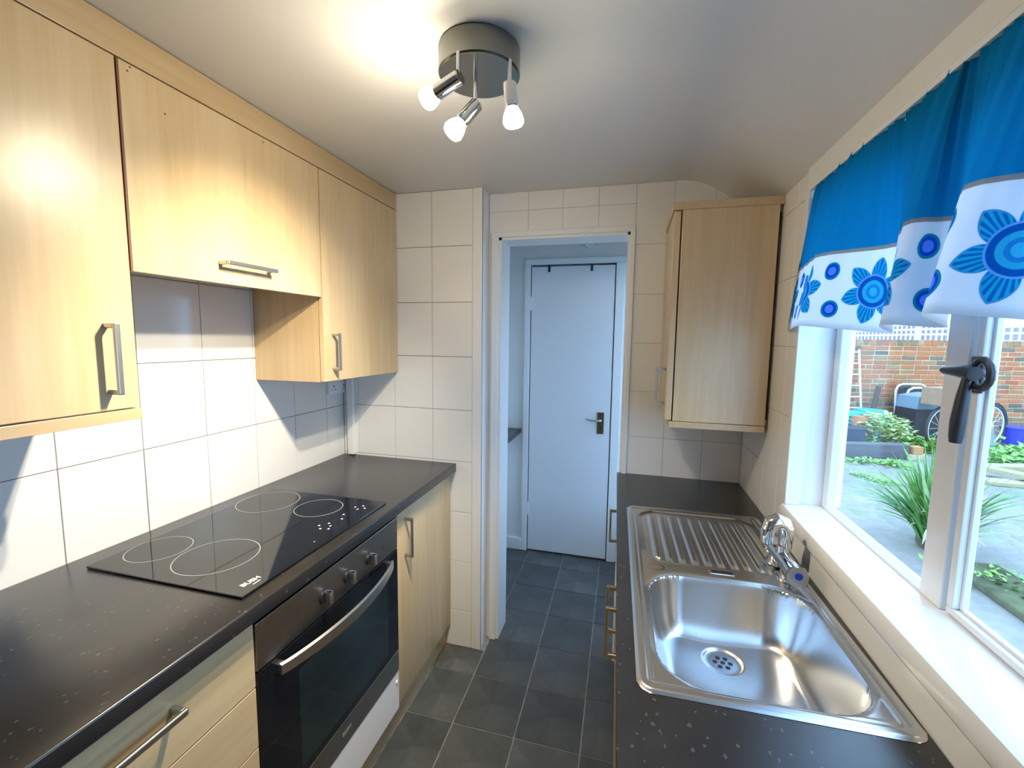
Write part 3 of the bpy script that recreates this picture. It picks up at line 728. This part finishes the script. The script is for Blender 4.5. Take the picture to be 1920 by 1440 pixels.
# ================================================================== garden
hf = Vector((-math.sin(YAW), math.cos(YAW), 0)); hr = Vector((math.cos(YAW), math.sin(YAW), 0))
GZ = 0.0
def paving_mat():
    m, nt, b = newmat('garden_paving'); n = noise(nt, 1.6, 7, rough=.7); n2 = noise(nt, 11, 6, rough=.7)
    k = ramp(nt, n*.6+n2*.4, [(.3, (.15, .145, .12)), (.5, (.26, .235, .205)), (.7, (.36, .33, .28))])
    k2 = mixc(nt, (n-.57).op('MULTIPLY', 8, clamp=True), k, (.16, .20, .04)); nt.links.new(k2.k, b.inputs['Base Color']); b.inputs['Roughness'].default_value = .85
    bump(nt, b, n2, .5, .02); return m
M['paving'] = paving_mat()
b = bmesh.new()
struct('ground_garden', box_bm((XO, -3, -.2), (16, 20, GZ)), M['paving'])
slabs = [(1.1, 2.6, 3.3, 4.25), (1.1, 4.27, 2.3, 5.2), (2.32, 4.27, 3.6, 5.3), (1.5, 5.22, 2.6, 6.1), (2.62, 5.32, 3.9, 6.2)]
# ---- brick wall, turned like the photograph shows it
D = 7.1
MW = Matrix.Translation(hf*D) @ Matrix.Rotation(YAW, 4, 'Z')
def brick_mat():
    m, nt, b = newmat('old_brick'); oi = nt.nodes.new('ShaderNodeObjectInfo')
    n = noise(nt, 14, 5); f = S(nt, oi.outputs['Random'])*.86+n*.14
    k = ramp(nt, f, [(.0, (.52, .13, .045)), (.22, (.56, .18, .06)), (.40, (.47, .10, .04)), (.55, (.40, .19, .075)), (.68, (.24, .14, .08)), (.80, (.10, .085, .07)), (.90, (.42, .23, .10)), (.97, (.55, .46, .34))])
    k.k.node.color_ramp.interpolation = 'LINEAR'
    n2 = noise(nt, 40, 4); k2 = mixc(nt, n2*.3, k, (.38, .24, .12)); nt.links.new(k2.k, b.inputs['Base Color']); b.inputs['Roughness'].default_value = .9
    bump(nt, b, n, .6, .02); return m
M['brick'] = brick_mat(); M['mortar'] = plain('lime_mortar', (.50, .39, .22), .95, vary=.2, scale=8)
def brick_mesh(L, h):
    bb = box_bm((-L/2, -.05, -h/2), (L/2, .05, h/2), .006, 1); me = bpy.data.meshes.new('brick'); bb.to_mesh(me); bb.free(); me.materials.append(M['brick']); return me
wg = solo('wall_garden', box_bm((3.2, .012, -.05), (10.5, .22, 1.50)), M['mortar'], kind='structure', Mx=MW)
bmF, bmH, bmS = brick_mesh(.213, .064), brick_mesh(.104, .064), brick_mesh(.100, .098)
rest = bmesh.new()
def put(me, s, z, i):
    o = bpy.data.objects.new('brick', me); COL.objects.link(o); o.parent = wg[0]
    o.location = Vector((s, .055+random.uniform(-.004, .004), z))-wg[1]
zt = 1.43
nb = 0
for c in range(20):
    z = zt-.0375-c*.0755
    s = 3.22+(c % 2)*.1125+random.uniform(-.02, .02)
    while s < 10.4:
        small = random.random() < .14
        L = .112 if small else .222
        vis = 5.12 < s < 7.15 or 7.42 < s < 8.45
        if vis and c < 16: put(bmH if small else bmF, s+L/2, z, 0); nb += 1
        else: box_bm((s+.005, .005, z-.032), (s+L-.005, .105, z+.032), bm=rest)
        s += L+.003
s = 3.22
while s < 10.4:
    if 5.12 < s < 7.15 or 7.42 < s < 8.45: put(bmS, s+.053, zt+.052, 0)
    else: box_bm((s, .005, zt+.003), (s+.1, .105, zt+.1), bm=rest)
    s += .109
part('outer_bricks', rest, M['brick'], wg, kind='stuff')
# ---- white trellis beyond the wall
M['whitewood'] = plain('white_weathered_wood', (.80, .80, .80), .6)
t = Thing('trellis_fence', 'white square lattice trellis showing above the brick wall', 'trellis', (6.4, 12, 1.0))
p0, p1 = Vector((6.75, 8.95+.35, 0)), Vector((6.2, 15.4, 0)); td = (p1-p0); TL = td.length; td.normalize()
MT = Matrix.Translation(p0) @ Matrix.Rotation(math.atan2(td.y, td.x), 4, 'Z')
def tbox(name, lo, hi):
    bb = box_bm(lo, hi); bb.transform(MT); return part(name, bb, M['whitewood'], t)
k = 0
while k*.16 < TL:
    tbox('upright', (k*.16, 0, .9), (k*.16+.035, .015, 1.92)); k += 1
for z in (1.04, 1.20, 1.36, 1.53, 1.68, 1.80, 1.92): tbox('rail', (0, -.015, z-.02), (TL, 0, z+.02))
for k in (0, TL/2, TL-.07): tbox('post', (k, .015, 0), (k+.07, .085, 1.92))

MF = Matrix.Translation(hf*17.0) @ Matrix.Rotation(YAW, 4, 'Z')
t = Thing('timber_fence', 'grey purple timber fence standing far behind the white trellis', 'fence', (15, 0, 0), MF)
M['fencewood'] = plain('grey_fence_wood', (.22, .19, .23), .85, vary=.2, scale=4)
for k in range(12): part('board', box_bm((9.5+k*1.0, 0, 0), (10.49+k*1.0, .03, 2.20+random.uniform(-.04, .04))), M['fencewood'], t)
def WP(px, py, dist):
    d = fwd+rgt*((px-960)/F_PX)+upv*((720-py)/F_PX); tt = dist/(d.dot(hf)); return Vector((0, 0, ZC))+d*tt
def facing(base):
    """build space with x to the photo's right, y away, at a garden spot"""
    return Matrix.Translation(base) @ Matrix.Rotation(YAW, 4, 'Z')
# ---- ladder against the wall
ML = facing(WP(1590, 812, 6.95)*1); ML.translation.z = 0
t = Thing('ladder', 'white narrow ladder leaning on the brick wall', 'ladder', (0, 0, 0), ML)
for x in (-.13, .13): part('rail', sweep_bm([(x, -.12, 0), (x, .10, 1.37)], .014, 8), M['whitewood'], t)
for k in range(8): z = .10+k*.175; part('rung', sweep_bm([(-.13, -.12+.22*z/1.37, z), (.13, -.12+.22*z/1.37, z)], .011, 8), M['whitewood'], t)
p = WP(1626, 800, 6.93); p.z = 0
solo('wooden_stake', sweep_bm([p, p+hr*.12+Vector((0, 0, .80))], .035, 6), plain('dark_stake', (.10, .07, .05), .8), 'dark wooden stake leaning in front of the brick wall', 'stake')
# ---- ribbed green bins
M['teal'] = plain('green_plastic', (.03, .38, .30), .45); M['navy'] = plain('slate_plastic', (.03, .045, .08), .5); M['terra'] = plain('terracotta', (.55, .22, .09), .8)
def ribbed(px, py, dist, r, h, ztop, label):
    c = WP(px, py, dist); t = Thing('plant_tub', label, 'tub', (c.x, c.y, 0))
    bb = cyl_bm((c.x, c.y, 0), (c.x, c.y, ztop), r*.92, r, 28); part('body', bb, M['teal'], t, smooth=True)
    z = ztop-.03
    while z > ztop-.42 and z > .05:
        part('rib', sweep_bm([(c.x+(r+.004)*math.cos(a), c.y+(r+.004)*math.sin(a), z) for a in [q*2*math.pi/24 for q in range(24)]], .016, 6, closed=True), M['teal'], t, smooth=True); z -= .055
    return c
ribbed(1580, 800, 6.5, .24, .5, .46, 'ribbed green plastic tub beside the dark planter')
ribbed(1632, 790, 6.6, .20, .4, .47, 'ribbed green plastic tub half hidden behind the variegated shrub')
c = WP(1612, 800, 6.22)
solo('terracotta_pot', cyl_bm((c.x, c.y, 0), (c.x, c.y, .44), .08, .11, 20), M['terra'], 'small terracotta pot between the two green tubs', 'pot', smooth=True)
c = WP(1572, 830, 6.1); Mb = facing((c.x, c.y, 0))
t = Thing('planter_box', 'slate grey rectangular planter in front of the green tub', 'planter', (0, 0, 0), Mb)
part('body', box_bm((-.3, -.15, 0), (.25, .15, .30), .01), M['navy'], t); part('rim', box_bm((-.31, -.16, .28), (.26, .16, .31), .005), M['navy'], t)
# ---- foliage
def leaf_mat(name, c0, c1):
    m, nt, b = newmat(name); n = noise(nt, 18, 3); k = ramp(nt, n, [(.35, c0), (.65, c1)]); nt.links.new(k.k, b.inputs['Base Color']); b.inputs['Roughness'].default_value = .5
    return m
M['varieg'] = leaf_mat('variegated_leaf', (.26, .42, .09), (.78, .80, .42)); M['weed'] = leaf_mat('weed_leaf', (.12, .32, .04), (.36, .58, .12)); M['strap'] = leaf_mat('strap_leaf', (.06, .20, .03), (.17, .40, .07)); M['strapl'] = leaf_mat('pale_strap_leaf', (.34, .52, .22), (.62, .72, .36))
def leaves_bm(center, rad, n, size, bm=None, flat=1.0, seed=1):
    rnd = random.Random(seed); b = bm or bmesh.new()
    for _ in range(n):
        a = rnd.uniform(0, 2*math.pi); u = rnd.random()**.45; ph = math.acos(rnd.uniform(-.25, 1))
        p = Vector((center[0]+rad[0]*u*math.sin(ph)*math.cos(a), center[1]+rad[1]*u*math.sin(ph)*math.sin(a), center[2]+rad[2]*u*math.cos(ph)))
        s = size*rnd.uniform(.6, 1.3); d = Vector((math.cos(a)+rnd.uniform(-.6, .6), math.sin(a)+rnd.uniform(-.6, .6), rnd.uniform(-.4, .6)*flat)).normalized()
        sd = d.cross(Vector((rnd.uniform(-.4, .4), rnd.uniform(-.4, .4), 1))).normalized()
        q = [p, p+d*s*.5+sd*s*.32, p+d*s, p+d*s*.5-sd*s*.32]
        b.faces.new([b.verts.new(x) for x in q])
    return b
c = WP(1652, 815, 6.1)
t = Thing('variegated_shrub', 'cream and green variegated shrub beside the green tubs', 'shrub', (c.x, c.y, 0))
part('foliage', leaves_bm((c.x, c.y, .24), (.32, .28, .27), 750, .08), M['varieg'], t, kind='stuff')
part('stem', sweep_bm([(c.x, c.y, 0), (c.x+.02, c.y, .2), (c.x, c.y, .4)], .015, 6), M['terra'], t)
def strip(name, label, pts, w, n, h, size, seed):
    b = bmesh.new(); rnd = random.Random(seed)
    for _ in range(n):
        i = rnd.randrange(len(pts)-1); f = rnd.random(); p = Vector(pts[i]).lerp(Vector(pts[i+1]), f)
        leaves_bm((p.x+rnd.gauss(0, w), p.y+rnd.gauss(0, w), .01), (.10, .10, h*rnd.uniform(.4, 1)), 6, size, b, 1.2, rnd.randrange(10**6))
    solo(name, b, M['weed'], label, 'weeds', kind='stuff')
g0 = lambda px, py: (lambda d: tuple(Vector((0, 0, ZC))+d*(ZC/-d.z)))(fwd+rgt*((px-960)/F_PX)+upv*((720-py)/F_PX))
strip('ground_cover', 'low green weeds growing along the top of the timber edging', [g0(1600, 843), g0(1650, 846), g0(1700, 846)], .10, 110, .22, .08, 3)
strip('ground_cover', 'green weeds sprouting around the bin and bicycle wheel', [g0(1690, 838), g0(1740, 845), g0(1790, 850)], .12, 130, .24, .09, 4)
strip('ground_cover', 'bright green weed patch in front of the blue crate', [g0(1835, 862), g0(1880, 858), g0(1960, 856)], .16, 170, .20, .10, 5)
strip('ground_cover', 'thin moss line along the foot of the timber edging', [g0(1585, 866), g0(1650, 868), g0(1700, 878)], .05, 70, .05, .05, 6)
strip('ground_cover', 'moss line crossing the middle of the grey paving', [g0(1600, 887), g0(1640, 902), g0(1665, 905)], .02, 40, .03, .04, 8)
strip('ground_cover', 'weeds and moss along the stone kerb near the window', [g0(1800, 1075), g0(1850, 1090), g0(1920, 1110), g0(1980, 1140)], .06, 120, .06, .05, 7)
# ---- timber edging, loose bricks, planks
c0, c1 = Vector(g0(1560, 858)), Vector(g0(1704, 862)); ed = (c1-c0).normalized()
ME = Matrix.Translation(c0) @ Matrix.Rotation(math.atan2(ed.y, ed.x), 4, 'Z'); EL = (c1-c0).length
M['timber'] = wood('weathered_sleeper', (.045, .045, .05), (.11, .105, .11), (3, 30, 30), .9)
solo('timber_edging', box_bm((-1.2, 0, 0), (EL, .14, .19), .012), M['timber'], 'weathered grey timber sleeper edging the flower bed', 'sleeper', Mx=ME)
MBk = facing(Vector(g0(1722, 864))); M['sandstone'] = plain('pale_brick', (.50, .38, .26), .9, vary=.2)
solo('loose_brick', box_bm((-.11, 0, 0), (.11, .12, .07), .006), M['sandstone'], 'pale loose brick lying at the end of the sleeper', 'brick', Mx=MBk)
solo('loose_brick', box_bm((-.05, .02, .071), (.075, .12, .17), .006), M['terra'], 'orange loose brick stacked on the pale brick', 'brick', Mx=MBk)
M['plank'] = wood('sawn_plank', (.30, .23, .10), (.46, .37, .19), (2, 24, 24), .85)
def plank(a, bpt, wd, th, z, label):
    a, q = Vector(a), Vector(bpt); d = (q-a); L = d.length
    Mp = Matrix.Translation((a.x, a.y, z)) @ Matrix.Rotation(math.atan2(d.y, d.x), 4, 'Z')
    solo('timber_plank', box_bm((0, -wd/2, 0), (L, wd/2, th), .006), M['plank'], label, 'plank', Mx=Mp)
plank(g0(1830, 880), g0(2040, 884), .16, .06, .001, 'pale timber plank lying along the weed patch')
plank(g0(1838, 890), g0(2000, 925), .15, .05, .062, 'pale timber plank lying diagonally over the other one')
plank(g0(1842, 905), g0(2000, 918), .20, .04, .001, 'wide pale timber board lowest on the paving')
# ---- kerb
k0, k1 = Vector(g0(1785, 1072)), Vector(g0(1985, 1215)); kd = k1-k0
MK = Matrix.Translation(k0) @ Matrix.Rotation(math.atan2(kd.y, kd.x), 4, 'Z')
M['kerb'] = plain('mossy_stone', (.085, .09, .035), .9, vary=.5, scale=9, bumps=.5)
solo('stone_kerb', box_bm((-.1, 0, 0), (kd.length, .30, .045), .012), M['kerb'], 'mossy low stone kerb beside the strap-leaved plant', 'kerb', Mx=MK)
# ---- strap-leaved plant
pb = Vector(g0(1752, 1030))
t = Thing('strap_leaf_plant', 'large green strap-leaved plant growing outside the window', 'plant', (pb.x, pb.y, 0))
part('crown', sphere_bm((pb.x, pb.y, .05), .11, sc=(1, 1, .7)), M['kerb'], t)
rnd = random.Random(11)
for k in range(230):
    a = rnd.uniform(0, 2*math.pi); L = rnd.uniform(.42, .76); lean = rnd.uniform(.05, 1.05)**1.1; wd = rnd.uniform(.009, .017)
    low = k > 205
    if low: L = rnd.uniform(.4, .6); lean = rnd.uniform(1.0, 1.35)
    ca, sa = math.cos(a), math.sin(a); b = bmesh.new(); prev = None; n = 6
    r0 = rnd.uniform(0, .09)
    x, z = r0, .04; ang = math.pi/2-lean*.55
    for i in range(n+1):
        f = i/n; ww = wd*(1-f**3)*(.7+.6*math.sin(min(1, f*1.8)*math.pi/2))
        px_, py_ = pb.x+ca*x, pb.y+sa*x
        v0 = b.verts.new((px_-sa*ww, py_+ca*ww, z)); v1 = b.verts.new((px_+sa*ww, py_-ca*ww, z+.002))
        if prev: b.faces.new((prev[0], prev[1], v1, v0))
        prev = (v0, v1); x += math.cos(ang)*L/n; z = max(.012, z+math.sin(ang)*L/n); ang -= lean*(.16+.16*f)
    part('leaf', b, M['strapl'] if low or rnd.random() < .10 else M['strap'], t, smooth=True)
# ---- folded lounger, bin, box, bicycle, crates
c = WP(1690, 822, 6.85); Mc = facing((c.x, c.y, 0))
M['tube'] = plain('white_tube', (.72, .73, .75), .35, .3); M['bin'] = plain('black_plastic', (.02, .025, .04), .35); M['bag'] = plain('pale_blue_sheet', (.20, .27, .34), .35)
t = Thing('folded_lounger', 'folded garden lounger with white tube frame against the brick wall', 'lounger', (0, 0, 0), Mc)
for k, (x0, x1, y, h) in enumerate(((-.06, .42, .12, .83), (.03, .46, .02, .78))):
    pts = [(x0, y-.05, 0), (x0, y, h-.10), (x0+.03, y, h-.03), (x0+.10, y, h), (x1-.10, y, h), (x1-.03, y, h-.03), (x1, y, h-.10), (x1, y-.05, 0)]
    part('tube_frame', sweep_bm(pts, .018, 10), M['tube'], t, smooth=True)
part('fabric', box_bm((-.03, .08, .10), (.40, .10, .78)), M['bin'], t)
c = WP(1716, 830, 6.55); Mc2 = facing((c.x, c.y, 0))
t = Thing('rubbish_bin', 'black rubbish bin covered with a pale blue sheet', 'bin', (0, 0, 0), Mc2)
part('body', prism_axis([(-.22, 0), (.22, 0), (.26, .52), (-.20, .52)], -.18, .18, 1), M['bin'], t)
part('sheet', prism_axis([(-.20, .52), (.26, .52), (.24, .68), (.12, .74), (-.18, .70)], -.19, .17, 1), M['bag'], t)
c = WP(1806, 835, 6.2); Mbk = facing((c.x, c.y, 0)) @ Matrix.Rotation(.25, 4, 'Z')
t = Thing('bicycle', 'dark bicycle parked in front of the brick wall', 'bicycle', (0, 0, 0), Mbk)
M['tyre'] = plain('tyre_rubber', (.03, .03, .035), .7); M['bikeframe'] = plain('dark_blue_frame', (.03, .05, .14), .35, .2)
RW = .30
for cxw in (-.46, .50):
    ci = [(cxw+RW*math.cos(a), 0, RW+RW*math.sin(a)) for a in [q*2*math.pi/36 for q in range(36)]]
    wh = part('wheel', sweep_bm(ci, .020, 8, closed=True), M['tyre'], t, smooth=True)
    ci = [(cxw+(RW-.03)*math.cos(a), 0, RW+(RW-.03)*math.sin(a)) for a in [q*2*math.pi/36 for q in range(36)]]
    part('rim', sweep_bm(ci, .012, 6, closed=True), M['tube'], wh, smooth=True)
    sb = cyl_bm((cxw, -.03, RW), (cxw, .03, RW), .025, n=10)
    for q in range(14):
        a = q*2*math.pi/14; sweep_bm([(cxw, (.02 if q % 2 else -.02), RW), (cxw+(RW-.03)*math.cos(a), 0, RW+(RW-.03)*math.sin(a))], .0025, 4, bm=sb)
    part('spokes', sb, M['tube'], wh)
fb = sweep_bm([(.50, .04, RW), (.10, .02, .30), (.02, 0, .62)], .016, 8); sweep_bm([(.50, .04, RW), (.03, 0, .60)], .012, 8, bm=fb)
sweep_bm([(.10, 0, .30), (-.33, 0, .62)], .018, 8, bm=fb); sweep_bm([(.03, 0, .58), (-.33, 0, .66)], .016, 8, bm=fb); sweep_bm([(-.46, .04, RW), (-.35, .0, .60), (-.31, 0, .74)], .015, 8, bm=fb)
part('frame', fb, M['bikeframe'], t, smooth=True)
part('saddle', sphere_bm((.0, 0, .68), .09, sc=(1.3, .7, .35)), M['bin'], t, smooth=True)
part('handlebar', sweep_bm([(-.28, -.26, .76), (-.31, -.1, .76), (-.31, .1, .76), (-.28, .26, .76)], .013, 8), M['bin'], t, smooth=True)
part('carrier', box_bm((-.50, -.12, .620), (-.20, .12, .632)), M['bin'], t)
part('mudguard', sweep_bm([(.50+.335*math.cos(a), 0, RW+.335*math.sin(a)) for a in [q*.1 for q in range(0, 25)]], .016, 6), M['bin'], t, smooth=True)
c = WP(1764, 755, 6.10)
M['card'] = plain('brown_card', (.34, .20, .12), .85, vary=.1)
Mc = facing((c.x, c.y, 0)) @ Matrix.Rotation(.25, 4, 'Z')
solo('cardboard_box', box_bm((-.17, -.14, .634), (.20, .14, .87), .004), M['card'], 'brown cardboard box resting on the bicycle', 'box', Mx=Mc)
c = Vector(g0(1897, 834)); Mc = facing((c.x, c.y, 0))
M['bluecr'] = plain('blue_plastic', (.05, .05, .62), .4); M['redp'] = plain('red_plastic', (.50, .06, .05), .5)
t = Thing('blue_crate', 'bright blue plastic tub standing beside the bicycle', 'tub', (0, 0, 0), Mc)
bb = bmesh.new(); bmesh.ops.create_cone(bb, cap_ends=True, segments=24, radius1=.105, radius2=.145, depth=.27); bb.transform(Matrix.Translation((0, 0, .135))); part('body', bb, M['bluecr'], t, smooth=True)
part('rim', sweep_bm([(.148*math.cos(a), .148*math.sin(a), .265) for a in [q*2*math.pi/24 for q in range(24)]], .010, 6, closed=True), M['bluecr'], t, smooth=True)
part('handle', box_bm((.06, -.150, .17), (.075, -.138, .25), .003), M['white'], t)
c = Vector(g0(1962, 838)); t = Thing('red_pot', 'red plastic pot at the right edge beside the blue tub', 'pot', (0, 0, 0), facing((c.x, c.y, 0)))
bb = bmesh.new(); bmesh.ops.create_cone(bb, cap_ends=True, segments=24, radius1=.10, radius2=.135, depth=.25); bb.transform(Matrix.Translation((0, 0, .125))); part('body', bb, M['redp'], t, smooth=True)
part('rim', sweep_bm([(.138*math.cos(a), .138*math.sin(a), .245) for a in [q*2*math.pi/24 for q in range(24)]], .010, 6, closed=True), M['redp'], t, smooth=True)
c = Vector(g0(1846, 850)); Mc = facing((c.x, c.y, 0))
bb = bmesh.new(); bmesh.ops.create_cone(bb, cap_ends=True, segments=18, radius1=.11, radius2=.03, depth=.42)
for v in bb.verts: v.co += Vector((random.uniform(-.012, .012), random.uniform(-.012, .012), .21))
solo('white_sack', bb, M['bag'], 'small white sack slumped in front of the bicycle wheel', 'sack', smooth=True, Mx=Mc)
